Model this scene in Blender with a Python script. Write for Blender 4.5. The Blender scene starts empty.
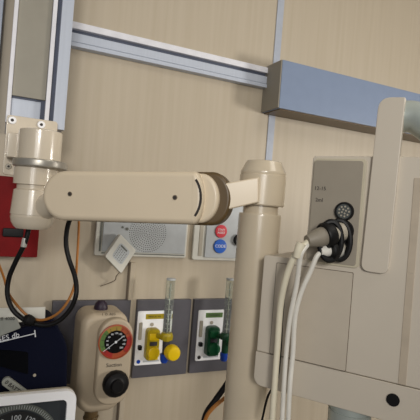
import bpy, bmesh, math, random
from mathutils import Vector, Matrix
random.seed(3)
SC = bpy.context.scene
COL = SC.collection
# ------------------------------------------------------------------ camera
F = 460.0; YAW = math.radians(25.2); ROLL = math.radians(4.5)
CAM = Vector((0, -1.2, 1.35))
fwd = Vector((math.sin(YAW), math.cos(YAW), 0)); rgt = Vector((math.cos(YAW), -math.sin(YAW), 0)); up = Vector((0, 0, 1))
XC = rgt*math.cos(ROLL) + up*math.sin(ROLL); YC = -rgt*math.sin(ROLL) + up*math.cos(ROLL)
cd = bpy.data.cameras.new('camera'); cam = bpy.data.objects.new('camera', cd); COL.objects.link(cam)
cam.matrix_world = Matrix(((XC.x, YC.x, -fwd.x, CAM.x), (XC.y, YC.y, -fwd.y, CAM.y), (XC.z, YC.z, -fwd.z, CAM.z), (0, 0, 0, 1)))
cd.sensor_width = 36; cd.lens = 36*F/420; cd.clip_start = .02
SC.camera = cam
def ray(px, py): return XC*((px-210)/F) + YC*((210-py)/F) + fwd
def W(px, py, y=0.0):
    r = ray(px, py); return CAM + r*((y-CAM.y)/r.y)
def P(px, py, z): return CAM + ray(px, py)*z
CA = math.radians(-54.8)
MC = Matrix.Translation(P(264, 300, .70)) @ Matrix.Rotation(CA, 4, 'Z')
MCI = MC.inverted()
def K(px, py, off=0.0):
    o = MCI @ CAM; d = (MCI.to_3x3() @ ray(px, py)); t = (off-o.y)/d.y
    p = o + d*t; return (p.x, p.z)
# ------------------------------------------------------------------ materials
def lin(c):
    return tuple(((v/255)/12.92 if v/255 <= .04045 else ((v/255+.055)/1.055)**2.4) for v in c)
def mat(name, c, rough=.5, metal=0, var=.06, scale=(30, 30, 30), bump=0, spec=.5, trans=0, c2=None, coat=0):
    m = bpy.data.materials.new(name); m.use_nodes = True; n = m.node_tree.nodes; l = m.node_tree.links
    b = n['Principled BSDF']; b.inputs['Roughness'].default_value = rough; b.inputs['Metallic'].default_value = metal
    b.inputs['Specular IOR Level'].default_value = spec; b.inputs['Transmission Weight'].default_value = trans
    b.inputs['Coat Weight'].default_value = coat
    tc = n.new('ShaderNodeTexCoord'); mp = n.new('ShaderNodeMapping'); mp.inputs['Scale'].default_value = scale
    l.new(tc.outputs['Object'], mp.inputs['Vector'])
    nz = n.new('ShaderNodeTexNoise'); nz.inputs['Scale'].default_value = 1.0; nz.inputs['Detail'].default_value = 4
    l.new(mp.outputs['Vector'], nz.inputs['Vector'])
    mx = n.new('ShaderNodeMix'); mx.data_type = 'RGBA'
    a = lin(c)
    if c2: bcol = lin(c2)
    else: bcol = tuple(v*(1-2*var) for v in a)
    mx.inputs['A'].default_value = (*a, 1); mx.inputs['B'].default_value = (*bcol, 1)
    rp = n.new('ShaderNodeValToRGB'); rp.color_ramp.elements[0].position = .35; rp.color_ramp.elements[1].position = .7
    l.new(nz.outputs['Fac'], rp.inputs['Fac']); l.new(rp.outputs['Color'], mx.inputs['Factor'])
    l.new(mx.outputs['Result'], b.inputs['Base Color'])
    if bump:
        bp = n.new('ShaderNodeBump'); bp.inputs['Strength'].default_value = bump; bp.inputs['Distance'].default_value = .002
        l.new(nz.outputs['Fac'], bp.inputs['Height']); l.new(bp.outputs['Normal'], b.inputs['Normal'])
    return m
M = dict(
 laminate=mat('beige_wood_laminate', (184, 172, 152), .5, var=.04, scale=(60, 60, 2), c2=(178, 165, 144)),
 floor=mat('vinyl_floor', (120, 112, 100), .5), ceiling=mat('ceiling_paint', (225, 222, 214), .8),
 alu=mat('anodised_aluminium', (186, 193, 206), .42, .08, var=.03, scale=(200, 200, 4)),
 alu_dark=mat('slot_shade', (84, 90, 106), .7),  # dark tone painted for the shade inside the slots
 alu_white=mat('white_lip', (228, 228, 234), .4),
 insert=mat('grey_cover_strip', (146, 141, 128), .5, var=.03),
 bluegrey=mat('blue_grey_enamel', (122, 137, 163), .45, 0, var=.02),
 bluegrey_end=mat('shaded_end_grey', (138, 132, 120), .6, var=.02),  # box end coloured darker to stand for its shaded side
 cream=mat('cream_plastic', (226, 210, 184), .33, var=.02, scale=(12, 12, 12)),
 cream_dull=mat('dull_cream_plastic', (184, 169, 146), .5, var=.02),
 cream_gloss=mat('glossy_cream_enamel', (214, 202, 182), .2, var=.02, coat=.4),
 cream_pole=mat('cream_pole_enamel', (208, 194, 170), .24, var=.02, coat=.3),
 console=mat('console_cream', (208, 198, 182), .42, var=.02, scale=(8, 8, 8)),
 console_panel=mat('console_cover', (198, 187, 170), .45, var=.02),
 socketplate=mat('grey_socket_plate', (158, 149, 134), .5, var=.03),
 rim=mat('pale_rim', (205, 196, 172), .4),
 socketface=mat('socket_face', (78, 82, 80), .5), bootgrey=mat('boot_grey', (142, 134, 120), .5), groove=mat('groove_shade', (192, 178, 158), .55), seam=mat('seam_brown', (110, 98, 84), .8),  # seam is one even brown for joint lines, bolts and cord
 silver=mat('silver_metal', (186, 194, 188), .35, .35, var=.03),
 steel=mat('bracket_steel', (175, 170, 160), .35, .5),
 greypl=mat('grey_beige_plastic', (176, 168, 152), .45),
 black=mat('black_rubber', (12, 11, 12), .5, spec=.3), blackgloss=mat('black_gloss', (14, 14, 16), .2),
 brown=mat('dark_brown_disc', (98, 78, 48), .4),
 white=mat('white_plastic', (248, 248, 250), .35, var=0), offwhite=mat('offwhite_plastic', (214, 212, 202), .45),
 palegrey=mat('pale_grey_plastic', (188, 192, 194), .4), darkgrey=mat('dark_grey_panel', (84, 82, 88), .5, var=.05),
 seamdark=mat('panel_joint', (48, 46, 50), .7), greydot=mat('grille_dark', (110, 112, 105), .7),
 red=mat('dark_red_plastic', (116, 3, 7), .6, var=.1, spec=.2), redbtn=mat('red_button', (222, 52, 68), .35),
 bluebtn=mat('blue_button', (22, 98, 205), .35), blue=mat('blue_plastic', (18, 66, 170), .4),
 yellow=mat('yellow_plastic', (232, 196, 10), .35), yellowdk=mat('yellow_brass_fitting', (168, 148, 16), .4),
 green=mat('green_plastic', (14, 92, 52), .35), greendk=mat('green_fitting', (10, 70, 42), .4),
 navy=mat('navy_nylon', (9, 13, 32), .85, bump=.15, scale=(500, 500, 500), spec=.12), navydk=mat('black_pouch', (5, 6, 10), .9, spec=.1),
 labelgrey=mat('grey_label', (150, 152, 144), .6), ink=mat('dark_ink', (50, 44, 40), .7), inkw=mat('white_ink', (225, 228, 232), .6),
 orange=mat('orange_sheath', (168, 108, 44), .5), cablecream=mat('cream_cable', (236, 228, 204), .4), cablewhite=mat('white_cable', (236, 232, 222), .4),
 gaugeg=mat('gauge_green', (86, 118, 58), .5), gaugey=mat('gauge_yellow', (160, 132, 56), .5), gaugeo=mat('gauge_orange', (166, 76, 42), .5), gauger=mat('gauge_red', (158, 36, 32), .5),
 screen=mat('charcoal_dial', (52, 56, 60), .3), screendk=mat('dial_centre', (34, 35, 36), .35), arc=mat('dial_arc', (88, 92, 86), .5),
 purple=mat('dark_purple_cap', (38, 22, 42), .5), sight=mat('tube_scale', (205, 208, 200), .5), plugw=mat('plug_metal', (205, 203, 196), .3, .3),
 bluetrim=mat('pale_blue_trim', (172, 178, 190), .5), tubeglass=mat('clear_tube', (225, 232, 226), .08, trans=.92, var=0),
)
M['tubeglass'].node_tree.nodes['Principled BSDF'].inputs['IOR'].default_value = 1.2
# ------------------------------------------------------------------ mesh helpers (all in world coordinates unless a matrix is given)
def newbm(): return bmesh.new()
def box(bm, x0, x1, y0, y1, z0, z1, bev=0, mi=0, seg=2, mtx=None):
    b = bmesh.new(); bmesh.ops.create_cube(b, size=1)
    for v in b.verts:
        v.co = Vector(((x0+x1)/2+v.co.x*(x1-x0), (y0+y1)/2+v.co.y*(y1-y0), (z0+z1)/2+v.co.z*(z1-z0)))
    if bev: bmesh.ops.bevel(b, geom=b.edges[:], offset=bev, segments=seg, profile=.5, affect='EDGES')
    merge(bm, b, mi, mtx)
def merge(bm, b, mi=0, mtx=None):
    bmesh.ops.recalc_face_normals(b, faces=b.faces[:])
    for f in b.faces: f.material_index = mi
    if mtx is not None: bmesh.ops.transform(b, matrix=mtx, verts=b.verts[:])
    me = bpy.data.meshes.new('tmp'); b.to_mesh(me); b.free(); bm.from_mesh(me); bpy.data.meshes.remove(me)
def prism(bm, pts, y0, y1, bev=0, mi=0, mtx=None, seg=2):
    """outline pts (x,z) extruded along y"""
    b = bmesh.new(); vs = [b.verts.new((p[0], y0, p[1])) for p in pts]; f = b.faces.new(vs)
    r = bmesh.ops.extrude_face_region(b, geom=[f])
    for g in r['geom']:
        if isinstance(g, bmesh.types.BMVert): g.co.y = y1
    bmesh.ops.recalc_face_normals(b, faces=b.faces[:])
    if bev:
        es = [e for e in b.edges if abs(e.verts[0].co.y-e.verts[1].co.y) < 1e-7]
        bmesh.ops.bevel(b, geom=es, offset=bev, segments=seg, profile=.5, affect='EDGES')
    merge(bm, b, mi, mtx)
def rrect(x0, x1, z0, z1, r, n=6):
    """rounded rectangle; r one value or (bl, br, tr, tl)"""
    if not hasattr(r, '__len__'): r = (r,)*4
    out = []
    for (cx, cz, a0, rr) in ((x0, z0, 180, r[0]), (x1, z0, 270, r[1]), (x1, z1, 0, r[2]), (x0, z1, 90, r[3])):
        sx = 1 if cx == x0 else -1; sz = 1 if cz == z0 else -1
        if rr <= 0: out.append((cx, cz)); continue
        for k in range(n+1):
            a = math.radians(a0+90*k/n); out.append((cx+sx*rr+rr*math.cos(a), cz+sz*rr+rr*math.sin(a)))
    return out
def roundpoly(pts, r, n=6):
    out = []; N = len(pts)
    rs = r if hasattr(r, '__len__') else [r]*N
    for i in range(N):
        p = Vector(pts[i]); a = (Vector(pts[i-1])-p); c = (Vector(pts[(i+1) % N])-p); rr = rs[i]
        if rr <= 0: out.append(tuple(p)); continue
        q0 = p+a.normalized()*rr; q1 = p+c.normalized()*rr
        for k in range(n+1):
            t = k/n; q = q0*(1-t)**2+p*2*t*(1-t)+q1*t*t; out.append((q.x, q.y))
    return out
def align(p, d):
    d = Vector(d).normalized(); q = d.to_track_quat('Z', 'Y'); return Matrix.Translation(Vector(p)) @ q.to_matrix().to_4x4()
def lathe(bm, prof, p, d=(0, 0, 1), mi=0, n=40, mtx=None):
    """prof list of (radius, height) along axis d from p"""
    b = bmesh.new(); rings = []
    for r, h in prof:
        if r < 1e-6: rings.append([b.verts.new((0, 0, h))])
        else: rings.append([b.verts.new((r*math.cos(2*math.pi*k/n), r*math.sin(2*math.pi*k/n), h)) for k in range(n)])
    for A, B in zip(rings, rings[1:]):
        for k in range(n):
            k2 = (k+1) % n
            if len(A) == 1 and len(B) == 1: continue
            if len(A) == 1: b.faces.new((A[0], B[k], B[k2]))
            elif len(B) == 1: b.faces.new((A[k], A[k2], B[0]))
            else: b.faces.new((A[k], A[k2], B[k2], B[k]))
    for R in (rings[0], rings[-1]):
        if len(R) > 1: b.faces.new(R)
    T = align(p, d)
    merge(bm, b, mi, (mtx @ T) if mtx is not None else T)
def cyl(bm, p0, p1, r0, r1=None, bev=0, mi=0, n=36, mtx=None):
    p0 = Vector(p0); p1 = Vector(p1); h = (p1-p0).length; r1 = r0 if r1 is None else r1
    if bev: prof = [(0, 0), (r0-bev, 0), (r0-bev*.3, bev*.3), (r0, bev), (r1, h-bev), (r1-bev*.3, h-bev*.3), (r1-bev, h), (0, h)]
    else: prof = [(0, 0), (r0, 0), (r1, h), (0, h)]
    lathe(bm, prof, p0, p1-p0, mi, n, mtx)
def smoothpath(pts, sub=8):
    pts = [Vector(p) for p in pts]; P4 = [pts[0]*2-pts[1]]+pts+[pts[-1]*2-pts[-2]]; out = []
    for i in range(1, len(P4)-2):
        a, b, c, d = P4[i-1:i+3]
        for k in range(sub):
            t = k/sub; out.append(.5*((2*b)+(c-a)*t+(2*a-5*b+4*c-d)*t*t+(3*b-a-3*c+d)*t**3))
    out.append(pts[-1]); return out
def tube(bm, pts, r, mi=0, n=12, sub=8, mtx=None):
    path = smoothpath(pts, sub); b = bmesh.new(); rings = []; nrm = None
    for i, p in enumerate(path):
        t = (path[min(i+1, len(path)-1)]-path[max(i-1, 0)]).normalized()
        if nrm is None: nrm = t.orthogonal().normalized()
        nrm = (nrm-t*nrm.dot(t)).normalized(); bn = t.cross(nrm)
        rr = r(i/(len(path)-1)) if callable(r) else r
        rings.append([b.verts.new(p+(nrm*math.cos(2*math.pi*k/n)+bn*math.sin(2*math.pi*k/n))*rr) for k in range(n)])
    for A, B in zip(rings, rings[1:]):
        for k in range(n): b.faces.new((A[k], A[(k+1) % n], B[(k+1) % n], B[k]))
    b.faces.new(rings[0]); b.faces.new(rings[-1]); merge(bm, b, mi, mtx)
def disc_arc(bm, c, r0, r1, a0, a1, y0, y1, mi=0, n=24, mtx=None):
    """annular sector in the xz plane, angles in degrees ccw seen from the front"""
    n = max(3, int(n*abs(a1-a0)/360)+2)
    po = [(c[0]+r1*math.cos(math.radians(a0+(a1-a0)*k/n)), c[1]+r1*math.sin(math.radians(a0+(a1-a0)*k/n))) for k in range(n+1)]
    pi = [(c[0]+r0*math.cos(math.radians(a0+(a1-a0)*k/n)), c[1]+r0*math.sin(math.radians(a0+(a1-a0)*k/n))) for k in range(n+1)]
    for k in range(n): prism(bm, [pi[k], po[k], po[k+1], pi[k+1]], y0, y1, 0, mi, mtx)
def textbm(bm, s, size, loc, mtx=None, rot=0, depth=.0004, mi=0, align_x='CENTER'):
    """lettering standing in the xz plane, facing -y"""
    cu = bpy.data.curves.new('t', 'FONT'); cu.body = s; cu.size = size; cu.align_x = align_x; cu.align_y = 'CENTER'; cu.extrude = depth; cu.resolution_u = 3
    o = bpy.data.objects.new('t', cu); COL.objects.link(o); bpy.context.view_layer.update()
    me = bpy.data.meshes.new_from_object(o.evaluated_get(bpy.context.evaluated_depsgraph_get()))
    b = bmesh.new(); b.from_mesh(me); bpy.data.objects.remove(o); bpy.data.curves.remove(cu); bpy.data.meshes.remove(me)
    T = Matrix.Translation(Vector(loc)) @ Matrix.Rotation(-rot, 4, 'Y') @ Matrix.Rotation(math.pi/2, 4, 'X')
    merge(bm, b, mi, (mtx @ T) if mtx is not None else T)
def obj(name, bm, mats, parent=None, label=None, sharp=32):
    if not isinstance(mats, (list, tuple)): mats = [mats]
    bm.normal_update()
    for e in bm.edges:
        if len(e.link_faces) == 2 and e.calc_face_angle(0) > math.radians(sharp): e.smooth = False
    for f in bm.faces: f.smooth = True
    me = bpy.data.meshes.new(name); 
    for m in mats: me.materials.append(M[m])
    if parent is None:
        xs = [v.co for v in bm.verts]; c = Vector(((min(v.x for v in xs)+max(v.x for v in xs))/2, (min(v.y for v in xs)+max(v.y for v in xs))/2, min(v.z for v in xs)))
        T = Matrix.Translation(c)
    else: T = WM[parent.name]
    bmesh.ops.transform(bm, matrix=T.inverted(), verts=bm.verts[:])
    bm.to_mesh(me); bm.free()
    o = bpy.data.objects.new(name, me); COL.objects.link(o)
    if parent is None: o.matrix_world = T; WM[o.name] = T
    else: o.parent = parent; WM[o.name] = T
    if label: o['label'] = label
    wn_ = o.modifiers.new('normals', 'WEIGHTED_NORMAL'); wn_.keep_sharp = True; wn_.weight = 90
    return o
WM = {}
def thing(name, label, cat, loc=(0, 0, 0), group=None, rz=0):
    o = bpy.data.objects.new(name, None); COL.objects.link(o); o.empty_display_size = .03
    T = Matrix.Translation(Vector(loc)) @ Matrix.Rotation(rz, 4, 'Z'); o.matrix_world = T; WM[o.name] = T
    o['label'] = label; o['category'] = cat
    if group: o['group'] = group
    return o
def tag(o, label, cat, group=None):
    o['label'] = label; o['category'] = cat
    if group: o['group'] = group
def struct(name, bm, m):
    o = obj(name, bm, m); o['kind'] = 'structure'; return o
# ------------------------------------------------------------------ the room
bm = newbm(); box(bm, -1.6, 2.9, 0, .1, 0, 2.6); struct('wall_back', bm, 'laminate')
bm = newbm(); box(bm, -1.6, 2.9, -3.2, .1, -.06, 0); struct('floor', bm, 'floor')
bm = newbm(); box(bm, -1.6, 2.9, -3.2, .1, 2.6, 2.66); struct('ceiling', bm, 'ceiling')
bm = newbm(); box(bm, 2.9, 3.0, -3.2, .1, 0, 2.6); struct('wall_right', bm, 'laminate')
def vtrim(name, pxa, pxb, py, m, z0, z1, d=.003):
    a = W(pxa, py).x; b = W(pxb, py).x; bm = newbm(); box(bm, a, b, -d, 0, z0, z1, .001); return struct(name, bm, m)
zb = W(180, 372).z
vtrim('trim_1', 267.5, 274, 130, 'bluetrim', .1, 2.5)                 # pale blue joint strip
a = W(128, 285).x; b = W(133, 285).x
bm = newbm(); box(bm, a, b, -.012, 0, .1, W(128, 262).z, .002); struct('trim_2', bm, 'laminate')
bm = newbm(); box(bm, a-.004, a, -.004, 0, .1, W(128, 230).z); struct('trim_3', bm, 'seam')
# ------------------------------------------------------------------ horizontal aluminium rail
L = W(72, 36); zt = W(72.7, 24).z; z0 = W(71.7, 48.5).z; h = zt-z0; xr = W(300, 90).x
t = thing('wall_rail', 'horizontal aluminium equipment rail running from the tall channel to the blue-grey box', 'rail', ((L.x+xr)/2, 0, z0))
bm = newbm(); box(bm, L.x-.03, xr, -.008, 0, z0, zt, .001); obj('back_strip', bm, 'alu', t)
bm = newbm(); box(bm, L.x-.03, xr, -.022, -.008, z0+h*.72, zt, .002); obj('upper_flange', bm, 'alu_white', t)
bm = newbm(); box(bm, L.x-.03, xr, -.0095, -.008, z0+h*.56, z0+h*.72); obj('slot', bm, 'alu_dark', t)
bm = newbm(); box(bm, L.x-.03, xr, -.020, -.008, z0+h*.2, z0+h*.56, .0015); box(bm, L.x-.03, xr, -.023, -.008, z0, z0+h*.18, .0015); obj('lower_flange', bm, 'alu', t)
# ------------------------------------------------------------------ blue-grey box on the wall
D = .093; x0 = W(264.4, 66.4).x
zt = W(281.6, 59, -D).z; z0 = W(277.7, 107.5, -D).z
t = thing('wall_light', 'long blue-grey rectangular box light fixed high on the wall', 'light fixture', (x0+.4, 0, z0))
bm = newbm(); box(bm, x0+.004, x0+.95, -D, 0, z0, zt, .002); obj('housing', bm, 'bluegrey', t)
bm = newbm(); box(bm, x0, x0+.004, -D+.001, 0, z0+.001, zt-.001, .001); obj('shaded_end', bm, 'bluegrey_end', t, 'grey-brown end face, coloured darker as the shaded side')
bm = newbm(); box(bm, x0+.01, x0+.94, -D+.006, -.004, z0-.003, z0+.001); obj('underside_shade', bm, 'brown', t, 'brown strip coloured as the shaded underside')  # brown put in for the shade under the box
# ------------------------------------------------------------------ tall aluminium channel (left)
YC0 = -.2
def cx(px, py=60): return W(px, py, YC0).x
ztop = 2.45; zbot = W(62, 130, YC0).z
e = [cx(q, 40) for q in (11.5, 16, 50.5, 55, 59.5, 71.5)]
t = thing('wall_channel', 'tall vertical aluminium channel carrying the articulated arm', 'channel', ((e[0]+e[5])/2, 0, zbot))
bm = newbm(); box(bm, e[0]+.003, e[5]-.002, YC0+.012, 0, zbot, ztop, .001); obj('profile', bm, 'alu', t)
bm = newbm(); box(bm, e[0], e[1], YC0-.002, YC0+.012, zbot, ztop, .0015); box(bm, e[2], e[3], YC0-.002, YC0+.012, zbot, ztop, .0015); obj('lip', bm, 'alu_white', t, 'pale edge lips of the track')
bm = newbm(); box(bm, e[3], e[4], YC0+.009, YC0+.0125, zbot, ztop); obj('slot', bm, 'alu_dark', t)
bm = newbm(); box(bm, e[4], e[5], YC0, YC0+.013, zbot, ztop, .0015); obj('face_strip', bm, 'alu', t)
zi = W(27, 97, YC0).z
bm = newbm(); box(bm, e[1]+.0005, e[2]-.0005, YC0+.004, YC0+.012, zi, ztop, .0005); obj('cover_strip', bm, 'insert', t, 'flat grey-brown cover strip')
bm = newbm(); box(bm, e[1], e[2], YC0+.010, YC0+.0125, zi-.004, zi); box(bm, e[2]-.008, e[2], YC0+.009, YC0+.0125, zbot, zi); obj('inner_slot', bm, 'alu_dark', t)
xa = W(-6, 40, -.03).x; xb = W(3.5, 5, -.03).x
bm = newbm(); box(bm, xb-.05, xb, -.03, 0, .9, 2.45, .002); struct('trim_4', bm, 'alu')
# ------------------------------------------------------------------ articulated arm
EZ = .865
ec = P(35.5, 200, EZ)                       # elbow axis
def ez(py, px=38): return P(px, py, EZ).z
t = thing('monitor_support_arm', 'cream articulated support arm reaching across from the channel bracket to the post', 'arm', (ec.x, ec.y, ez(229)))
sx = EZ/F
hx = P(40.3, 146, EZ); 
pl = W(5, 116, YC0-.003); pr = W(47, 124, YC0-.003); pb = W(8, 174, YC0-.003)
bm = newbm(); prism(bm, rrect(W(5, 140, YC0).x, W(56, 140, YC0).x, W(8, 175, YC0).z, W(20, 117, YC0).z, .006), YC0-.010, YC0-.002, .0015); obj('mounting_plate', bm, 'cream_gloss', t)
for (px, py, r, m) in ((12.3, 120.3, .0078, 'white'), (41.3, 124.8, .0078, 'white'), (8.5, 166.5, .0058, 'greypl')):
    c = W(px, py, YC0-.010); bm = newbm(); cyl(bm, c, c+Vector((0, -.003, 0)), r, r*.9, .0006); cyl(bm, c+Vector((0, -.0028, 0)), c+Vector((0, -.0034, 0)), r*.42, mi=1, n=6)
    obj('screw', bm, [m, 'ink'], t)
# upper housing: cylinder + box back to the plate
hc = Vector((hx.x, ec.y, 0)); rh = 20.5*sx
zt = ez(131); z1 = ez(161); z2 = ez(167)
bm = newbm(); cyl(bm, (hc.x, hc.y, z1), (hc.x, hc.y, zt), rh, bev=.003, n=56)
box(bm, hc.x-rh, hc.x+rh, hc.y, YC0-.008, z1, zt-.0005, .002)
box(bm, W(6, 140, YC0).x+.002, hc.x-rh+.004, hc.y+.03, YC0-.008, z1+.004, zt-.006, .002)
obj('upper_housing', bm, 'cream_gloss', t)
bm = newbm(); cyl(bm, (ec.x+.004, hc.y, z2-.002), (ec.x+.004, hc.y, z1+.001), 26*sx, bev=.003, n=56); obj('flange', bm, 'steel', t, 'grey flange ring')
z3 = ez(190); z4 = ez(212); z5 = ez(229)
bm = newbm(); lathe(bm, [(0, z5), (15*sx, z5), (17.5*sx, z5+.004), (20*sx, z5+.012), (21*sx, z5+.022), (20.5*sx, z5+.0225), (20.5*sx, z5+.026), (21.2*sx, z5+.0265), (21*sx, z4), (19.5*sx, z3-.002), (17*sx, z3), (17*sx, z3+.008), (20.5*sx, z3+.009), (20.5*sx, z2-.004), (19.5*sx, z2-.003), (19.5*sx, z2+.001), (0, z2+.001)], (ec.x-.003, ec.y, 0), n=56)
obj('elbow', bm, 'cream_gloss', t)
# arm body
aL = P(75, 196.5, .80); aR = P(215.5, 199, .745)
ax = (aR-aL); alen = ax.length; axn = ax.normalized(); hr = .0415; th = .026
yv = Vector((0, 0, 1)).cross(axn).normalized()            # towards the wall
zv = axn.cross(yv).normalized()
MA = Matrix(((axn.x, yv.x, zv.x, aL.x), (axn.y, yv.y, zv.y, aL.y), (axn.z, yv.z, zv.z, aL.z), (0, 0, 0, 1)))
def stad(r, L0, L1, rr):
    out = [(L0+r*math.cos(math.radians(90+180*k/24)), r*math.sin(math.radians(90+180*k/24))) for k in range(25)]
    return out+[(L1+rr, -r), (L1+rr, r)] if rr == 0 else out+[(L1+rr*math.cos(math.radians(-90+180*k/24)), r*math.sin(math.radians(-90+180*k/24))) for k in range(25)]
bm = newbm(); prism(bm, stad(hr, 0, alen-.028, .016), -th-.012, th, .009, mtx=MA, seg=4); obj('arm_body', bm, 'cream', t)
bm = newbm(); prism(bm, stad(hr+.001, 0.004, alen-.034, .014), -.006, -.0045, 0, mtx=MA); obj('cover_seam', bm, 'seam', t)
bm = newbm(); prism(bm, stad(hr-.002, alen-.052, alen-.02, .03), -th+.002, th-.004, .006, mtx=MA, seg=3); obj('end_cover', bm, 'cream', t)
bm = newbm(); prism(bm, stad(.043, alen-.03, alen-.004, .032), -th+.012, th-.002, .006, mtx=MA, seg=3); obj('pivot_disc', bm, 'brown', t, 'dark brown pivot behind the end cover')
for px, py in ((70, 194), (175, 197.5)):
    d = MA.inverted().to_3x3() @ ray(px, py); o = MA.inverted() @ CAM; q = o+d*((-th-.012-o.y)/d.y)
    bm = newbm(); cyl(bm, q, q+Vector((0, -.0012, 0)), .0040, bev=.0004, mtx=MA, n=20); cyl(bm, q+Vector((0, -.001, 0)), q+Vector((0, -.0016, 0)), .0026, mi=1, mtx=MA, n=8); obj('bolt', bm, ['seam', 'ink'], t)
bm = newbm(); disc_arc(bm, (alen-.066, 0), .049, .0525, -34, 34, -th-.0126, -th-.0110, 0, 80, mtx=MA); obj('pivot_gap', bm, 'ink', t)
# knuckle joining elbow and arm
bm = newbm(); cyl(bm, ec+Vector((.0, 0, -.02)), aL+Vector((0, .01, 0)), .02, .03, .003); obj('knuckle', bm, 'cream_gloss', t)
# ------------------------------------------------------------------ post
PZ = .775; pc = P(260, 215, PZ); ps = PZ/F
def pz(py, px=262): return P(px, py, PZ).z
# wedge bracket joining arm and post (part of arm)
FZ = PZ-.055
wl = [P(223.5, 183.5, FZ+.008), P(259, 177, FZ+.008), P(259, 202.5, FZ+.008), P(224, 210.5, FZ+.008)]
wb = [p+fwd*.034 for p in wl]
bm = newbm(); b = bmesh.new(); A = [b.verts.new(p) for p in wl]; B = [b.verts.new(p) for p in wb]
b.faces.new(A); b.faces.new(B[::-1])
for i in range(4): b.faces.new((A[i], B[i], B[(i+1) % 4], A[(i+1) % 4]))
bmesh.ops.recalc_face_normals(b, faces=b.faces[:]); bmesh.ops.bevel(b, geom=b.edges[:], offset=.0025, segments=3, profile=.5, affect='EDGES'); merge(bm, b)
obj('wedge_bracket', bm, 'cream', t)
t = thing('support_post', 'thick vertical cream post with stepped cap, left of the console', 'post', (pc.x, pc.y, 0))
z0 = pz(214); R = 21.2*ps
bm = newbm(); lathe(bm, [(0, 0), (R, 0), (R, z0-.004), (R-.001, z0), (0, z0)], (pc.x, pc.y, 0), n=64); obj('pole', bm, 'cream_pole', t)
bm = newbm(); lathe(bm, [(R-.006, 0), (R-.006, .02), (0, .02)], (pc.x, pc.y, z0-.005), n=64); obj('collar', bm, 'cream_pole', t)
zc0 = pz(206); zc1 = pz(176); zc2 = pz(173.5); zc3 = pz(161.5)
bm = newbm(); lathe(bm, [(0, zc0), (22*ps, zc0), (23*ps, zc0+.002), (23*ps, zc1), (22.2*ps, zc1+.001), (22.6*ps, zc2), (22.2*ps, zc2+.003), (17.5*ps, zc3-.001), (16.5*ps, zc3), (0, zc3)], (pc.x, pc.y, 0), n=64); obj('cap', bm, 'cream_pole', t)
bm = newbm(); cyl(bm, (pc.x, pc.y, 0), (pc.x, pc.y, .03), .075, bev=.004); obj('base', bm, 'steel', t)
# ------------------------------------------------------------------ console on the right
t = thing('equipment_console', 'large cream equipment console seen from the side, with cable sockets and carrying handle', 'console', P(264, 300, .70), rz=CA)
TR = .62
def kbox(bm, x0, x1, y0, y1, z0, z1, bev=0, mi=0, seg=3): box(bm, x0, x1, y0, y1, z0, z1, bev, mi, seg, MC)
UB = .0          # upper face sits this far behind the lower cover
ux = K(309.6, 200, UB)[0]; uz = K(340, 156, UB)[1]; lz = K(290, 258)[1]
sz = K(300, 361)[1]; bz = K(300, 397)[1]; lx = K(263.5, 262)[0]
RX = .30
bm = newbm(); prism(bm, roundpoly([(lx, sz), (RX, sz+.0006), (RX, uz), (ux, uz), (ux, lz), (lx, lz)], [0, 0, .01, .006, 0, .005]), 0, .17, .0015, mtx=MC, seg=3); obj('main_body', bm, 'console', t)
bm = newbm(); prism(bm, rrect(lx-.001, RX+.005, bz, sz-.0006, (.014, .014, .001, .001)), -.001, .17, .0012, mtx=MC, seg=3); obj('lower_skirt', bm, 'console', t)
# cover panel between cables and the groove
ca = K(277, 264, 0); cb = K(351, 300, 0); cc = K(300, 358, 0)
ctop = K(315, 268)[1]
bm = newbm(); prism(bm, rrect(ca[0]-.0008, cb[0]+.0008, sz+.0005, ctop+.0008, .002), -.0006, .002, 0, mtx=MC); obj('cover_gap', bm, 'seam', t)
bm = newbm(); prism(bm, rrect(ca[0], cb[0], sz+.0012, ctop, .002), -.0014, .002, .0004, mtx=MC); obj('side_cover', bm, 'console_panel', t)
# darker strip near the front edge, shade of a recess put into its colour
g0 = K(403, 320)[0]; g1 = K(411, 320)[0]
bm = newbm(); kbox(bm, g0, g1, -.0008, .002, sz+.001, lz-.0005, .0004); kbox(bm, g0, g1, UB-.0008, UB+.002, lz, K(420, 178, UB)[1], .0004); obj('front_groove_shade', bm, 'groove', t, 'darker vertical strip near the front edge')
# black hole
h = K(393, 400, -.002); bm = newbm(); cyl(bm, (h[0], -.0030, h[1]), (h[0], .01, h[1]), .0082, mtx=MC, n=28); obj('latch_hole', bm, 'black', t)
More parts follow.
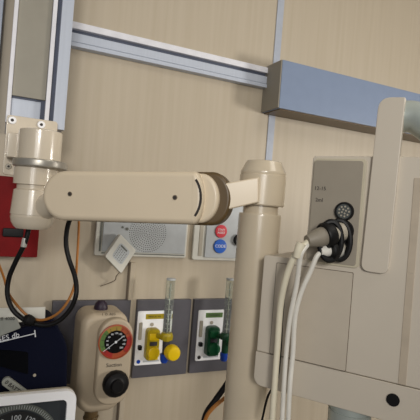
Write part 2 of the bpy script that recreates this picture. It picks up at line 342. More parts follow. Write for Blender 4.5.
# socket plate
s0 = K(311.5, 210, UB); s1 = K(359, 200, UB); stop = K(340, 161, UB)[1]; sbot = K(340, 264, UB)[1]
bm = newbm(); prism(bm, rrect(s0[0]-.001, s1[0]+.007, sbot-.003, stop+.003, .006), UB-.003, UB+.002, .001, mtx=MC); obj('socket_plate_rim', bm, 'rim', t)
bm = newbm(); prism(bm, rrect(s0[0], s1[0]+.003, sbot, stop, .004), UB-.0042, UB+.002, .0006, mtx=MC); o = obj('socket_plate', bm, 'socketplate', t, 'grey socket plate')
bm = newbm()
q = K(319.5, 188.5, UB-.004); textbm(bm, '12-15', .0075, (q[0]+.001, UB-.0042, q[1]), MC)
q = K(318.5, 200, UB-.004); textbm(bm, '2ml', .0075, (q[0]+.001, UB-.0042, q[1]), MC)
obj('lettering', bm, 'ink', o)
def socket(px, py, r, name, face='greypl', holes=True):
    q = K(px, py, UB-.004); bm = newbm()
    lathe(bm, [(r, 0), (r, .004), (r*.93, .006), (r*.8, .006), (r*.76, .0035), (0, .0035)], (q[0], UB-.003, q[1]), (0, -1, 0), mtx=MC)
    o = obj(name, bm, 'black', t, 'round black-rimmed socket')
    bm = newbm(); cyl(bm, (q[0], UB-.004, q[1]), (q[0], UB-.0072, q[1]), r*.78, mtx=MC)
    if holes:
        for k in range(9):
            a = 2*math.pi*k/9; rr = r*.52; c = (q[0]+rr*math.cos(a), UB-.0071, q[1]+rr*math.sin(a)); cyl(bm, c, (c[0], c[1]-.0004, c[2]), r*.1, mi=1, n=10, mtx=MC)
        for k in range(4):
            a = 2*math.pi*k/4+.4; rr = r*.22; c = (q[0]+rr*math.cos(a), UB-.0071, q[1]+rr*math.sin(a)); cyl(bm, c, (c[0], c[1]-.0004, c[2]), r*.1, mi=1, n=10, mtx=MC)
    obj('contact_face', bm, [face, 'black' if face == 'greypl' else 'greypl'], o)
    return q
socket(344.5, 211.5, .0133, 'socket', 'socketface')
qA = socket(342, 231, .0165, 'socket', holes=False); qB = socket(339, 249, .0150, 'socket', holes=False)
# carrying handle plate
HO = UB-.007
hl = [K(361, 262, HO), K(388, 270, HO), K(405.5, 97, HO), K(379, 97, HO)]
bm = newbm(); prism(bm, roundpoly([(hl[0][0], K(370, 272, HO)[1]), (hl[1][0], K(375, 273, HO)[1]), hl[2], hl[3]], [.012, .010, .002, .017], 10), HO, UB+.004, .0015, mtx=MC); hpl = obj('carrying_handle', bm, 'console', t)
q = K(407, 112, HO)
bm = newbm(); tube(bm, [(q[0]-.014, HO+.026, q[1]+.000), (q[0]+.004, HO+.027, q[1]-.001), (q[0]+.018, HO+.026, q[1]-.008), (q[0]+.04, HO+.024, q[1]-.030), (q[0]+.05, HO+.024, q[1]-.07)], .0215, mtx=MC, n=28); obj('handle_bar', bm, 'silver', hpl, 'silver tube end of the handle')
# silver cylinder under the console
q = K(345, 410); zz = bz
bm = newbm(); lathe(bm, [(0, 0), (.030, 0), (.030, .10), (.0285, .101), (.0285, .104), (.031, .105), (.031, .112), (0, .112)], (K(349, 410, .03)[0], .035, zz-.112), mtx=MC, n=48); obj('mounting_cylinder', bm, 'silver', t, 'silver cylinder under the console')
# stand carrying the console down to the floor
wp = MC @ Vector((K(349, 410, .03)[0], .035, 0)); 
bm = newbm(); cyl(bm, (wp.x, wp.y, 0.04), (wp.x, wp.y, (MC @ Vector((0, 0, zz-.11))).z), .022); cyl(bm, (wp.x, wp.y, 0), (wp.x, wp.y, .04), .12, bev=.005); obj('stand', bm, 'steel', t)
# ------------------------------------------------------------------ plugs and cables
def plug(q, tip, segs, name, label, parts):
    pass
def KW(px, py, off): 
    a = K(px, py, off); return MC @ Vector((a[0], off, a[1]))
# plug A : upper
t = thing('cable_plug', 'upper black and grey round plug with thick cream cable, below the empty socket', 'plug', KW(335, 232, -.03), 'round plugs in the console sockets')
bA = MC @ Vector((qA[0], UB-.007, qA[1])); eA = KW(307, 241, -.050); d = (eA-bA); Ld = d.length
bm = newbm(); lathe(bm, [(0, 0), (.0135, 0), (.0140, .003), (.0140, Ld*.30), (.0125, Ld*.32), (0, Ld*.32)], bA, d); obj('plug_body', bm, 'greypl', t)
bm = newbm(); lathe(bm, [(.012, Ld*.30), (.0165, Ld*.30), (.0182, Ld*.36), (.0182, Ld*.50), (.0168, Ld*.54), (.010, Ld*.54)], bA, d); obj('grip_ring', bm, 'black', t)
bm = newbm(); lathe(bm, [(0, Ld*.5), (.0135, Ld*.5), (.0130, Ld*.66), (.0105, Ld*.84), (.0075, Ld*1.0), (0, Ld*1.0)], bA, d); obj('cable_boot', bm, 'bootgrey', t)
bm = newbm(); tube(bm, [eA-d.normalized()*.006, KW(301, 248, -.052), KW(293.5, 258, -.050), KW(286, 278, -.044), KW(280.5, 305, -.034), KW(277.5, 345, -.024), KW(275, 380, -.024), KW(272, 425, -.024), KW(270, 470, -.024)], .0046, n=14); obj('cable', bm, 'cablecream', t)
bm = newbm(); tube(bm, [eA-d.normalized()*.004+Vector((0, 0, -.003)), KW(302, 252, -.055), KW(299.5, 262, -.050), KW(296.5, 285, -.040), KW(290, 318, -.030), KW(286.3, 352, -.024), KW(284, 385, -.024), KW(282, 425, -.024), KW(280, 470, -.024)], .0035, n=12); obj('cable', bm, 'cablewhite', t, 'thinner white cable strand')
bm = newbm(); tube(bm, [KW(301.5, 243, -.056), KW(298.5, 250, -.057), KW(296.5, 257, -.056)], lambda u: .0066-.0014*u, n=14); obj('strain_relief', bm, 'cablecream', t)
def ring_strap(c, ax, bx_, r):
    b = bmesh.new(); n = 40; bm_ = newbm(); pts = [c+ax*math.cos(2*math.pi*k/n)+bx_*math.sin(2*math.pi*k/n) for k in range(n+1)]
    tube(bm_, pts, r, sub=1, n=10); return bm_
c0 = KW(330.5, 241, -.026); axx = KW(341, 244, -.020)-c0; bxx = KW(333, 222, -.026)-c0
obj('retaining_strap', ring_strap(c0, axx, bxx, .0042), 'black', t)
c0 = KW(339.5, 240, -.012); axx = KW(350, 243, -.008)-c0; bxx = KW(341, 221, -.012)-c0
obj('retaining_strap', ring_strap(c0, axx, bxx, .0042), 'black', t)
t = thing('cable_plug', 'lower black and white round plug with thin white cable, under the thick cable plug', 'plug', KW(335, 250, -.02), 'round plugs in the console sockets')
bB = MC @ Vector((qB[0], UB-.007, qB[1])); eB = KW(320, 251.5, -.032); d = (eB-bB); Ld = d.length
bm = newbm(); lathe(bm, [(0, 0), (.0125, 0), (.0130, .003), (.0130, Ld*.32), (.0115, Ld*.35), (0, Ld*.35)], bB, d); obj('plug_body', bm, 'plugw', t)
bm = newbm(); lathe(bm, [(.011, Ld*.33), (.0155, Ld*.33), (.0165, Ld*.4), (.0165, Ld*.52), (.0150, Ld*.58), (.006, Ld*.58)], bB, d); obj('grip_ring', bm, 'black', t)
bm = newbm(); lathe(bm, [(0, Ld*.5), (.0085, Ld*.5), (.0080, Ld*.8), (.0055, Ld*1.0), (0, Ld)], bB, d); obj('cable_boot', bm, 'cablewhite', t)
bm = newbm(); tube(bm, [eB-d.normalized()*.006, KW(317, 256, -.034), KW(311, 270, -.034), KW(301, 293, -.032), KW(295, 318, -.028), KW(293, 352, -.022), KW(290, 385, -.022), KW(288, 425, -.022), KW(286, 470, -.022)], .0035, n=12); obj('cable', bm, 'cablewhite', t)
# black lead running behind the cream cable
bm = newbm(); tube(bm, [KW(284, 296, -.016), KW(282, 320, -.012), KW(280.5, 350, -.010), KW(277, 380, -.008), KW(268, 396, -.006), KW(262, 420, .0)], .0017, n=8); o = obj('thin_lead', bm, 'black'); tag(o, 'thin black lead running down behind the cream cables', 'cable')
# dark cable loop bottom, left of post
def zpath(L, z): return [P(a, b, z) for a, b in L]
bm = newbm(); tube(bm, zpath([(240, 370), (231, 378), (224, 388), (214, 402), (206, 414), (203, 430), (204, 460)], .86), .0055, n=10); o = obj('power_cable', bm, 'black'); tag(o, 'black cable coming out behind the post at the bottom', 'cable')
bm = newbm(); tube(bm, zpath([(240, 386), (230, 394), (221, 401), (212, 409), (206, 418), (204, 430), (205, 460)], .845), .0035, n=10); o = obj('signal_cable', bm, 'orange'); tag(o, 'orange-brown cable beside the black one behind the post', 'cable')
# ------------------------------------------------------------------ dark grey gas service strip
zt = W(180, 298.5).z; z0 = W(180, 372.5).z
def strip(pa, pb, label, py=335):
    a = W(pa, py).x; b = W(pb, py).x
    tt = thing('service_panel', label, 'panel', ((a+b)/2, 0, z0), 'dark grey service panels')
    bm = newbm(); box(bm, a, b, -.014, 0, z0, zt, .0015); obj('face', bm, 'darkgrey', tt)
    return tt
strip(49.5, 127, 'dark grey wall panel behind the suction regulator')
strip(133.5, 187, 'dark grey wall panel behind the yellow gas outlet')
strip(190, 300, 'dark grey wall panel behind the green gas outlet')
def outlet(pxs, top, bot, name, label, c1, c2, flabel, glabel, px0, px1, word, soc):
    xa = W(px0, 340, -.017).x; xb = W(px1, 340, -.017).x; za = W((px0+px1)/2, bot, -.017).z; zb_ = W((px0+px1)/2, top, -.017).z
    g = thing('gas_outlet', label, 'gas outlet', ((xa+xb)/2, -.014, za), 'wall gas outlets'); w = xb-xa; h = zb_-za; cx_ = (xa+xb)/2
    bm = newbm(); prism(bm, rrect(xa, xb, za, zb_, .004), -.018, -.014, .0008); pl_ = obj('plate', bm, 'white', g)
    bm = newbm(); box(bm, xa+w*.28, xb-w*.06, -.0186, -.017, zb_-h*.15, zb_-h*.055); obj('label_strip', bm, 'yellowdk' if c1 == 'yellow' else 'gaugeg', pl_)
    bm = newbm(); textbm(bm, word, .0085 if len(word) < 7 else .006, (cx_+w*.1, -.0187, zb_-h*.105)); obj('lettering', bm, 'ink', pl_)
    bm = newbm(); cyl(bm, (cx_+w*.02, -.018, zb_-h*.25), (cx_+w*.02, -.0205, zb_-h*.25), .005, bev=.0006); obj('screw', bm, 'greypl', g)
    bm = newbm(); cyl(bm, (xa+w*.14, -.018, za+h*.07), (xa+w*.14, -.0195, za+h*.07), .005); obj('marker_dot', bm, 'blue' if c1 == 'yellow' else 'ink', pl_)
    bm = newbm(); box(bm, xa+w*.30, xb-w*.12, -.0184, -.017, za+h*.05, za+h*.085); obj('fine_print', bm, 'palegrey', pl_)
    bm = newbm(); box(bm, xa+w*.06, xa+w*.17, -.024, -.017, za+h*.48, za+h*.80, .002); obj('latch', bm, 'greypl', g)
    bm = newbm(); box(bm, xa+w*.07, xa+w*.19, -.03, -.017, za+h*.30, za+h*.38, .002); obj('release_button', bm, 'black', g)
    cxs = xa+w*.52
    bm = newbm(); prism(bm, rrect(cxs-w*.22, cxs+w*.24, za+h*.12, za+h*.70, .010), -.040, -.017, .003)
    obj('socket_body', bm, c2, g)
    bm = newbm()
    box(bm, cxs-w*.17, cxs+w*.20, -.048, -.038, za+h*.50, za+h*.63, .004)
    cyl(bm, (cxs+w*.02, -.038, za+h*.28), (cxs+w*.02, -.052, za+h*.28), w*.21, bev=.003)
    box(bm, cxs-w*.15, cxs+w*.18, -.050, -.038, za+h*.155, za+h*.20, .002)
    obj('quick_coupler', bm, c1, g)
    bm = newbm(); box(bm, cxs-w*.12, cxs+w*.14, -.0435, -.038, za+h*.40, za+h*.47, .001); obj('release_slot', bm, 'seamdark', g)
    # flowmeter
    y = -.075
    f = thing('flowmeter', flabel, 'flowmeter', W(soc[0], soc[1], y), 'flowmeters in the gas outlets')
    c = W(soc[0], 338, y); 
    tb = W(soc[0]+.3, 334, y); tt_ = W(soc[0]+3.0, 279, y)
    tx = tb.x; zt_ = tt_.z
    bm = newbm(); lathe(bm, [(.0092, 0), (.0116, 0), (.0116, zt_-tb.z), (.0092, zt_-tb.z)], (tx, y, tb.z)); 
    b = bmesh.new(); b.free()
    bmf = bm
    # close the tube as an annulus
    obj('tube', bmf, 'tubeglass', f, 'clear upright flow tube')
    bm = newbm(); cyl(bm, (tx, y, tb.z), (tx, y, zt_-.012), .0014, n=14); 
    for k in range(9):
        z = tb.z+.014+k*(zt_-tb.z-.03)/9; cyl(bm, (tx, y, z), (tx, y, z+.0008), .0042, n=14)
    obj('scale_core', bm, 'sight', f)
    bm = newbm(); cyl(bm, (tx, y, zt_-.003), (tx, y, zt_+.002), .0120, bev=.001); obj('tube_cap', bm, 'palegrey', f)
    bm = newbm(); lathe(bm, [(0, -.022), (.008, -.022), (.010, -.016), (.0165, -.014), (.0175, -.004), (.0150, .002), (.0125, .004), (0, .004)], (tx, y, tb.z), n=10); 
    cyl(bm, (tx, y, tb.z-.010), (cxs+.01, -.045, tb.z-.012), .0075); 
    obj('valve_body', bm, c2, f)
    bm = newbm(); cyl(bm, (tx, y, tb.z-.056), (tx, y, tb.z-.018), .0085, .0095, .001); obj('outlet_stem', bm, 'greendk' if c1 != 'yellow' else 'seamdark', f)
    kb = W(glabel[0], glabel[1], y)
    bm = newbm()
    if c1 == 'yellow':
        k0 = W(174.5, 353.5, -.102)
        lathe(bm, [(0, 0), (.016, 0), (.0195, .003), (.0205, .012), (.0190, .022), (.0165, .026), (.012, .027), (0, .0275)], k0+Vector((-.004, .020, 0)), (.05, -1, .0), n=28)
        cyl(bm, (tx, y, kb.z), k0+Vector((-.004, .024, 0)), .007)
        obj('control_knob', bm, 'yellow', f)
    else:
        k0 = W(229, 340, -.09)
        lathe(bm, [(0, 0), (.012, 0), (.0145, .003), (.0145, .016), (.0125, .019), (0, .019)], (tx+.002, y-.006, k0.z), (.8, -1, .0), n=24)
        obj('control_knob', bm, 'green', f)
    zb2 = tb.z-.056
    bm = newbm(); lathe(bm, [(0, -.022), (.008, -.022), (.0105, -.016), (.0115, -.004), (.0115, 0), (0, 0)], (tx-.002, y, zb2+.004), n=20); obj('hose_nipple', bm, 'blue', f, 'blue hose nipple')
    return g
outlet(0, 311, 364.5, 'a', 'white wall plate with yellow gas outlet, beside the suction regulator', 'yellow', 'yellowdk', 'yellow flowmeter with clear upright tube and round yellow knob', (170, 353), 136, 163.5, 'MEDICAL AIR', (166.5, 338))
outlet(0, 310, 360, 'b', 'white wall plate with green gas outlet, beside the cream post', 'green', 'greendk', 'green flowmeter with clear upright tube, partly behind the post', (228, 338), 196.5, 222, 'OXYGEN', (226, 338))
# ------------------------------------------------------------------ suction regulator
YR = -.12
RG = 'cream_dull'
t = thing('suction_regulator', 'cream suction regulator with round coloured pressure gauge and black knob', 'regulator', (W(100, 412, -.07).x, -.014, W(100, 412, -.07).z))
xl = W(75, 350, -.06).x; xr_ = W(127, 350, YR).x; zt = W(98, 311, -.09).z; z0 = W(100, 413.5, YR).z
bm = newbm(); prism(bm, rrect(xl, xr_, z0, zt, (.04, .042, .026, .03), 8), YR, -.014, .016, seg=5); obj('housing', bm, RG, t)
YF = YR-.022
fa = W(98, 350, YF).x; fb = W(132.5, 345, YF).x; ft = W(115, 319, YF).z; fz = W(115, 405, YF).z; fr = (fb-fa)/2
bm = newbm(); prism(bm, rrect(fa, fb, fz, ft, (fr*.9, fr*.9, fr*.98, fr*.98), 12), YF, YR+.004, .006, seg=4); obj('face_panel', bm, RG, t)
gc = W(115.8, 342, YF-.004); g = (gc.x, gc.z); gr = (W(133, 342, YF).x-W(99, 342, YF).x)/2
bm = newbm(); lathe(bm, [(0, 0), (gr, 0), (gr, .005), (gr*.93, .006), (gr*.93, .003), (0, .003)], (g[0], YF+.001, g[1]), (0, -1, 0), n=56); ga = obj('gauge', bm, 'gaugeo', t, 'round pressure gauge with green, yellow and red zones')
bm = newbm(); y0 = YF-.003; y1 = YF-.0022
for a0, a1, mi in ((215, 130, 0), (130, 70, 1), (70, 20, 2), (20, -45, 3), (-45, -100, 2), (-100, -145, 3)):
    disc_arc(bm, g, gr*.64, gr*.93, a0, a1, y0, y1, mi, 60)
obj('colour_zones', bm, ['gaugeg', 'gaugey', 'gaugeo', 'gauger'], ga)
bm = newbm(); cyl(bm, (g[0], YF-.001, g[1]), (g[0], YF-.0034, g[1]), gr*.66, n=48); obj('dial', bm, 'blackgloss', ga)
bm = newbm()
for k in range(11):
    a = math.radians(225-27*k); c = Vector((g[0]+gr*.5*math.cos(a), 0, g[1]+gr*.5*math.sin(a)))
    textbm(bm, '%d' % (k*20), gr*.14, (c.x, YF-.0036, c.z), depth=.0002)
    for rr in (.70, .80): 
        c2_ = (g[0]+gr*rr*math.cos(a), YF-.0036, g[1]+gr*rr*math.sin(a)); cyl(bm, c2_, (c2_[0], c2_[1]+.001, c2_[2]), gr*.028, n=6, mi=1)
obj('numerals', bm, ['inkw', 'ink'], ga)
nd = Vector((-14, 0, -10.5)).normalized(); n0 = Vector((g[0], YF-.0046, g[1]))
bm = newbm(); tube(bm, [n0+nd*gr*.86, n0, n0-nd*gr*.55], .0007, n=6, sub=2); cyl(bm, n0+Vector((0, .002, 0)), n0+Vector((0, -.001, 0)), .0028); obj('needle', bm, 'inkw', ga)
kc = W(116.8, 385.5, YF-.02); kr = .0315
kr = (W(130, 385, YF-.02).x-W(103.5, 385, YF-.02).x)/2
bm = newbm(); lathe(bm, [(0, 0), (kr*.8, 0), (kr*.96, .003), (kr, .008), (kr*.98, .016), (kr*.86, .021), (kr*.62, .022), (kr*.5, .024), (kr*.48, .030), (kr*.42, .032), (0, .032)], (kc.x, YF+.001, kc.z), (0, -1, 0), n=16); obj('control_knob', bm, 'black', t)
bm = newbm(); q = W(114, 365, YF); textbm(bm, 'Suction', .0125, (q.x, YF-.0002, q.z)); obj('lettering', bm, 'ink', t); bm = newbm()
q = W(109, 313, YR); textbm(bm, 'I  O  REG', .008, (q.x, YR-.0002, q.z-.003)); obj('lettering', bm, 'ink', t)
q = W(101, 306, -.07); bm = newbm(); lathe(bm, [(0, -.03), (.015, -.03), (.017, .0), (.014, .010), (.008, .017), (0, .018)], q+Vector((0, 0, -.003)), n=20); obj('top_cap', bm, 'purple', t)
q = W(91, 414, -.08); bm = newbm(); cyl(bm, q+Vector((0, 0, -.05)), q+Vector((0, 0, .012)), .016, bev=.002, n=20); cyl(bm, q+Vector((0, 0, -.01)), q+Vector((0, 0, -.004)), .019, bev=.001, n=8); obj('vacuum_port', bm, 'brown', t)
# ------------------------------------------------------------------ intercom panel
def wrect(pa, pb, pt, pbm, y=0):
    cxp = (pa+pb)/2; cyp = (pt+pbm)/2
    return W(pa, cyp, y).x, W(pb, cyp, y).x, W(cxp, pbm, y).z, W(cxp, pt, y).z
a, b, c, d = wrect(95.5, 187, 196, 256.5)
t = thing('speaker_panel', 'off-white wall intercom panel with a round perforated speaker, under the arm', 'intercom', ((a+b)/2, 0, c))
bm = newbm(); prism(bm, rrect(a, b, c, d, .006), -.010, 0, .003); obj('frame', bm, 'offwhite', t)
bm = newbm(); prism(bm, rrect(a+.018, b-.006, c+.012, d-.008, .003), -.013, -.009, .001); obj('faceplate', bm, 'palegrey', t)
bm = newbm(); box(bm, a+.011, a+.0155, -.0115, -.009, c+.012, d-.008); box(bm, a+.018, b-.006, -.0115, -.009, c+.0065, c+.009); obj('groove', bm, 'greydot', t)
q = W(148, 233, -.013); bm = newbm()
for k in range(1, 10):
    rr = k*.0056; n = int(2*math.pi*rr/.0058)
    for j in range(n):
        an = 2*math.pi*j/n+k*.3; cc_ = (q.x+rr*math.cos(an), -.0126, q.z+rr*math.sin(an)); cyl(bm, cc_, (cc_[0], -.0133, cc_[2]), .0014, n=6)
obj('speaker_holes', bm, 'ink', t)
bm = newbm(); q = W(127, 229, -.013); cyl(bm, (q.x, -.012, q.z), (q.x, -.015, q.z), .004); cyl(bm, (q.x-.012, -.012, q.z+.004), (q.x-.012, -.0145, q.z+.004), .003); obj('button', bm, 'greydot', t)
# diamond-shaped handset leaning in front
YD = -.045
cs = [W(120.5, 234, YD), W(136.5, 250.6, YD), W(121.4, 274, YD), W(105, 256.7, YD)]
t = thing('call_handset', 'small pale square call speaker hanging tilted like a diamond below the arm', 'handset', (cs[2].x, YD, cs[2].z))
ctr = sum(cs, Vector())/4
pts = [(p.x, p.z) for p in cs]
bm = newbm(); prism(bm, roundpoly(pts, .006), YD, YD+.026, .003); body = obj('body', bm, 'offwhite', t)
e1 = (cs[1]-cs[0]).normalized(); e2 = (cs[3]-cs[0]).normalized(); w1 = (cs[1]-cs[0]).length; w2 = (cs[3]-cs[0]).length
def dq(u, v): p = cs[0]+e1*w1*u+e2*w2*v; return (p.x, p.z)
bm = newbm(); prism(bm, roundpoly([dq(.22, .2), dq(.80, .2), dq(.80, .8), dq(.22, .8)], .008), YD-.0008, YD+.001, 0); obj('grille', bm, 'palegrey', t)
bm = newbm()
for i in range(5):
    for j in range(6):
        p = dq(.30+.1*i, .38+.07*j); cyl(bm, (p[0], YD-.0006, p[1]), (p[0], YD-.0013, p[1]), .0014, n=6)
prism(bm, roundpoly([dq(.30, .25), dq(.66, .25), dq(.66, .31), dq(.30, .31)], .0012), YD-.0016, YD, 0)
obj('grille_openings', bm, 'greydot', t)
bm = newbm(); tube(bm, [(cs[2].x, YD+.013, cs[2].z+.004), (cs[2].x-.008, YD+.018, cs[2].z-.008), (W(113, 280).x, -.012, W(113, 280).z), (W(100, 286).x, -.004, W(100, 286).z)], .0011, n=8); obj('cord', bm, 'seam', t)
# ------------------------------------------------------------------ emergency call panel
a, b, c, d = wrect(193, 262, 196, 260.5)
t = thing('emergency_call_panel', 'pale blue-grey wall panel with red and blue round call buttons, left of the post', 'call panel', ((a+b)/2, 0, c))
bm = newbm(); prism(bm, rrect(a, b, c, d, .008), -.010, 0, .003); obj('frame', bm, 'offwhite', t)
a2 = W(199, 240, -.01).x; bm = newbm(); box(bm, a2, a2+.012, -.0115, -.009, c+.012, d-.01, .001); obj('groove', bm, 'greypl', t)
a3 = W(205.8, 240, -.014).x
bm = newbm(); prism(bm, rrect(a3, b-.008, c+.009, d-.008, .003), -.015, -.009, .001); obj('faceplate', bm, 'palegrey', t)
for px, py, r, m, s, ss in ((221, 231.3, 6.3, 'redbtn', 'STAFF\nASSIST', .0085), (220, 246.2, 6.8, 'bluebtn', 'CODE', .0125)):
    q = W(px, py, -.016); rr = r*1.36/F
    bm = newbm(); cyl(bm, (q.x, -.014, q.z), (q.x, -.019, q.z), rr, bev=.001, n=40); o = obj('button', bm, m, t, 'round %s call button' % ('red' if m == 'redbtn' else 'blue'))
    bm = newbm(); textbm(bm, s, ss, (q.x, -.0192, q.z)); obj('lettering', bm, 'white', o)
q = W(239, 240, -.02); bm = newbm(); cyl(bm, (q.x, -.014, q.z), (q.x, -.026, q.z), .0165, bev=.002); obj('button', bm, 'black', t, 'round black button')
# ------------------------------------------------------------------ red box on the wall
a = W(-60, 220, -.06).x; b = W(38.5, 240, -.06).x; c = W(30, 257.5, -.06).z; d = W(5, 176, -.06).z
t = thing('red_wall_box', 'dark red plastic box on the wall behind the arm elbow', 'box', ((a+b)/2, 0, c))
bm = newbm(); prism(bm, rrect(a, b, c, d, .003), -.06, 0, .002); obj('body', bm, 'red', t)
q = W(17, 232, -.061); bm = newbm(); box(bm, q.x-.03, q.x+.014, -.064, -.059, q.z-.012, q.z+.008, .003); obj('latch', bm, 'black', t)
# ------------------------------------------------------------------ navy case hanging bottom left
YN = -.22
t = thing('equipment_bag', 'navy blue fabric equipment bag with white lettering, left of the suction regulator', 'bag', (W(30, 400, YN).x, YN+.08, W(30, 400, YN).z))
def wn(px, py, y=YN): q = W(px, py, y); return (q.x, q.z)
bm = newbm(); prism(bm, roundpoly([wn(-60, 345), wn(-60, 440), wn(66, 440), wn(68, 345), wn(52, 316), wn(38, 322), wn(20, 329)], [0, .01, .01, .02, .02, .0, .01]), YN, YN+.09, .006, seg=3); obj('case', bm, 'navy', t)
bm = newbm(); prism(bm, roundpoly([wn(-40, 350, YN-.002), wn(-40, 376, YN-.002), wn(0, 366), wn(28, 374), wn(28, 352), wn(8, 350)], .004), YN-.003, YN+.002, .001); obj('pocket', bm, 'navydk', t)
p0 = W(-14, 345.5, YN-.001); p1 = W(35, 333.5, YN-.001)
bm = newbm(); tube(bm, [p0, (p0+p1)/2, p1], .0011, n=6, sub=2); q0 = W(34.6, 330, YN-.001); q1 = W(35.4, 337, YN-.001); tube(bm, [q0, (q0+q1)/2, q1], .0012, n=6, sub=2)
an = math.atan2(p1.z-p0.z, p1.x-p0.x); q = W(3, 338.5, YN-.001); textbm(bm, 'PAGES db', .0145, (q.x, YN-.001, q.z), rot=an); obj('lettering', bm, 'inkw', t)
q = W(34.5, 375, YN-.001); bm = newbm(); cyl(bm, q, q+Vector((0, -.002, 0)), .003); obj('snap', bm, 'greypl', t)
# pale document pouch at the top of the bag
YL = -.235
t = thing('label_card', 'pale grey printed card leaning behind the black cable at the left edge', 'card', W(15, 325, YL))
bm = newbm(); prism(bm, [wn(-40, 309, -.226), wn(-40, 330, -.226), wn(45, 319, -.226), wn(45.5, 307, -.226)], -.2265, -.2225, .0008); obj('white_sheet', bm, 'offwhite', t)
bm = newbm(); prism(bm, roundpoly([wn(-30, 320, YL), wn(-30, 345, YL), wn(-4, 338, YL), wn(21, 328, YL), wn(16, 318, YL)], .003), YL, YL+.006, .0008); obj('printed_sheet', bm, 'labelgrey', t)
bm = newbm(); p0 = W(-10, 319.3, YL); q = W(4, 319.0, YL-.001); textbm(bm, '0028 4000', .009, (q.x, YL-.0006, q.z)) ; obj('lettering', bm, 'ink', t)
# tilted strap tag
t = thing('strap_tag', 'grey rounded tag with dark lettering, lying tilted on the navy bag', 'tag', W(12, 388, YN-.01))
p0 = W(7, 382.5, YN-.01); p1 = W(28, 398, YN-.01); an = math.atan2(p1.z-p0.z, p1.x-p0.x)
T = Matrix.Translation(p0) @ Matrix.Rotation(-an, 4, 'Y'); Lt = (p1-p0).length
bm = newbm(); prism(bm, rrect(-.009, Lt, -.009, .009, .008), 0, .009, .001, mtx=T); obj('plate', bm, 'labelgrey', t)
bm = newbm(); textbm(bm, '0 BATTERY', .0105, (Lt*.42, -.0006, 0), T); obj('lettering', bm, 'ink', t)
# ------------------------------------------------------------------ aneroid gauge with white frame
YS = -.33
t = thing('blood_pressure_gauge', 'square white-framed blood pressure gauge with dark dial in the bottom left corner', 'gauge', (W(20, 440, YS).x, YS+.03, W(20, 500, YS).z))
xr_ = W(75.5, 415, YS).x; zt = W(35, 393.5, YS).z; xl = xr_-.23; z0 = zt-.21; fw = W(35, 393.5, YS).z-W(35, 403, YS).z
bm = newbm()
out = rrect(xl, xr_, z0, zt, .020, 8); inn = rrect(xl+fw, xr_-fw, z0+fw, zt-fw, .010, 8)
b = bmesh.new(); rg = []
for pts_, y in ((out, YS+.012), (out, YS+.003), ([(p[0]*.994+(xl+xr_)/2*.006, p[1]*.994+(z0+zt)/2*.006) for p in out], YS), ([(p[0]*1.006-(xl+xr_)/2*.006, p[1]*1.006-(z0+zt)/2*.006) for p in inn], YS), (inn, YS+.003), (inn, YS+.012)):
    rg.append([b.verts.new((p[0], y, p[1])) for p in pts_])
rg.append(rg[0]); n_ = len(out)
for A_, B_ in zip(rg, rg[1:]):
    for k in range(n_): b.faces.new((A_[k], A_[(k+1) % n_], B_[(k+1) % n_], B_[k]))
merge(bm, b)
obj('frame', bm, 'white', t)
bm = newbm(); prism(bm, rrect(xl+.001, xr_-.001, z0+.001, zt+.001, .020, 8), YS+.010, YS+.018, .001); obj('back_shell', bm, 'greypl', t)
bm = newbm(); prism(bm, rrect(xl+fw*.9, xr_-fw*.9, z0+fw*.9, zt-fw*.9, .008), YS+.006, YS+.0105, 0); obj('dial_face', bm, 'screen', t)
dc = W(17, 406, YS); R0 = .075; dcx, dcz = dc.x, dc.z-R0
bm = newbm(); disc_arc(bm, (dcx, dcz), R0*.88, R0*1.02, 20, 160, YS+.0045, YS+.006, 0, 120); obj('scale_arc', bm, 'arc', t)
bm = newbm(); cyl(bm, (dcx, YS+.0062, dcz), (dcx, YS+.004, dcz), R0*.84, n=64); obj('dial_centre', bm, 'screendk', t)
bm = newbm()
for k, s in enumerate(('60', '80', '100', '120', '140')):
    a = math.radians(90-(k-2)*26); textbm(bm, s, .0125, (dcx+R0*.72*math.cos(a), YS+.0035, dcz+R0*.72*math.sin(a)-.002), rot=a-math.pi/2)
for k in range(41):
    a = math.radians(20+140*k/40); q0 = Vector((dcx+R0*.9*math.cos(a), YS+.004, dcz+R0*.9*math.sin(a))); q1 = Vector((dcx+R0*.99*math.cos(a), YS+.004, dcz+R0*.99*math.sin(a))); tube(bm, [q0, q1], .0004, n=4, sub=1)
obj('numerals', bm, 'palegrey', t)
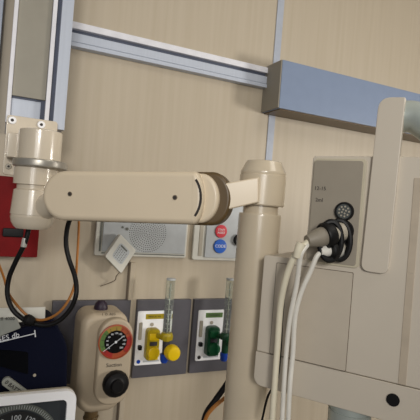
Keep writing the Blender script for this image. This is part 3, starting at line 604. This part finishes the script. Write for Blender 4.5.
# ------------------------------------------------------------------ cables on the left
Z = .93
t = thing('connector_cable', 'thick black cable looping down from the elbow and back up behind the arm', 'cable', P(28, 323, Z))
pth = [(29, 228), (24.5, 244), (16, 261), (9, 278), (7.5, 295), (13, 310), (24, 319.5), (34, 323.5), (47, 325), (60, 320), (71, 308), (76.3, 293), (75, 277), (69, 259), (66, 243), (68, 225), (75, 208)]
zz = [.87, .87, .875, .88, .88, .88, .88, .88, .88, .88, .88, .88, .89, .90, .90, .895, .885]
bm = newbm(); tube(bm, [P(a, b, c) for (a, b), c in zip(pth, zz)], .0046, n=14); obj('sheath', bm, 'black', t)
bm = newbm(); q = P(24.5, 243, .87); cyl(bm, P(25.3, 238, .87), P(23.5, 247, .87), .0054, bev=.001); obj('ferrule', bm, 'plugw', t, 'pale grey ferrule')
bm = newbm(); lathe(bm, [(0, -.012), (.006, -.011), (.0105, -.006), (.011, 0), (.0095, .007), (.005, .011), (0, .012)], P(29, 320.5, .875), (1, 0, -.5)); obj('cable_tie', bm, 'black', t)
bm = newbm(); tube(bm, [P(79, 215, .97), P(78.5, 235, .97), P(77, 260, .95), P(75, 283, .91), P(68, 301, .895), (P(57, 314, .89)), P(42, 320, .89), P(28, 316, .89), P(16, 304, .895), P(8, 292, .93), P(4, 278, .97), P(-2, 262, 1.0)], .0026, n=10); o = obj('orange_cable', bm, 'orange'); tag(o, 'thin orange cable following the black loop under the arm', 'cable')
# ------------------------------------------------------------------ light
def area(name, loc, target, sx_, sy_, e, col):
    l = bpy.data.lights.new(name, 'AREA'); l.shape = 'RECTANGLE'; l.size = sx_; l.size_y = sy_; l.energy = e; l.color = col
    o = bpy.data.objects.new(name, l); COL.objects.link(o); o.location = loc
    o.rotation_euler = (Vector(target)-Vector(loc)).to_track_quat('-Z', 'Y').to_euler(); return o
area('ceiling_panel_light', (1.0, -1.6, 2.58), (1.0, -1.6, 0), .6, 1.2, 9, (1, .95, .86))
area('room_window_light', (-1.0, -3.0, 1.7), (.5, 0, 1.4), 1.0, 1.0, 14, (1, .98, .95))
area('side_lamp', (2.2, -1.5, 1.45), (.4, 0, 1.3), .3, .4, 22, (1, .96, .9))
sp = bpy.data.lights.new('added_fill_spot', 'SPOT'); sp.energy = 98; sp.spot_size = math.radians(42); sp.spot_blend = 1; sp.shadow_soft_size = .22; sp.color = (1, .97, .92)  # added unseen spot; its soft cone leaves the lower left darker
so = bpy.data.objects.new('added_fill_spot', sp); COL.objects.link(so); so.location = (-.45, -2.9, 1.95); so.rotation_euler = (Vector((.5, 0, 1.5))-so.location).to_track_quat('-Z', 'Y').to_euler()
w = bpy.data.worlds.new('world'); SC.world = w; w.use_nodes = True
w.node_tree.nodes['Background'].inputs['Color'].default_value = (.9, .92, 1, 1); w.node_tree.nodes['Background'].inputs['Strength'].default_value = .12
vs = SC.view_settings; vs.view_transform = 'Standard'; vs.look = 'None'; vs.gamma = 1; vs.use_curve_mapping = False; vs.exposure = 0
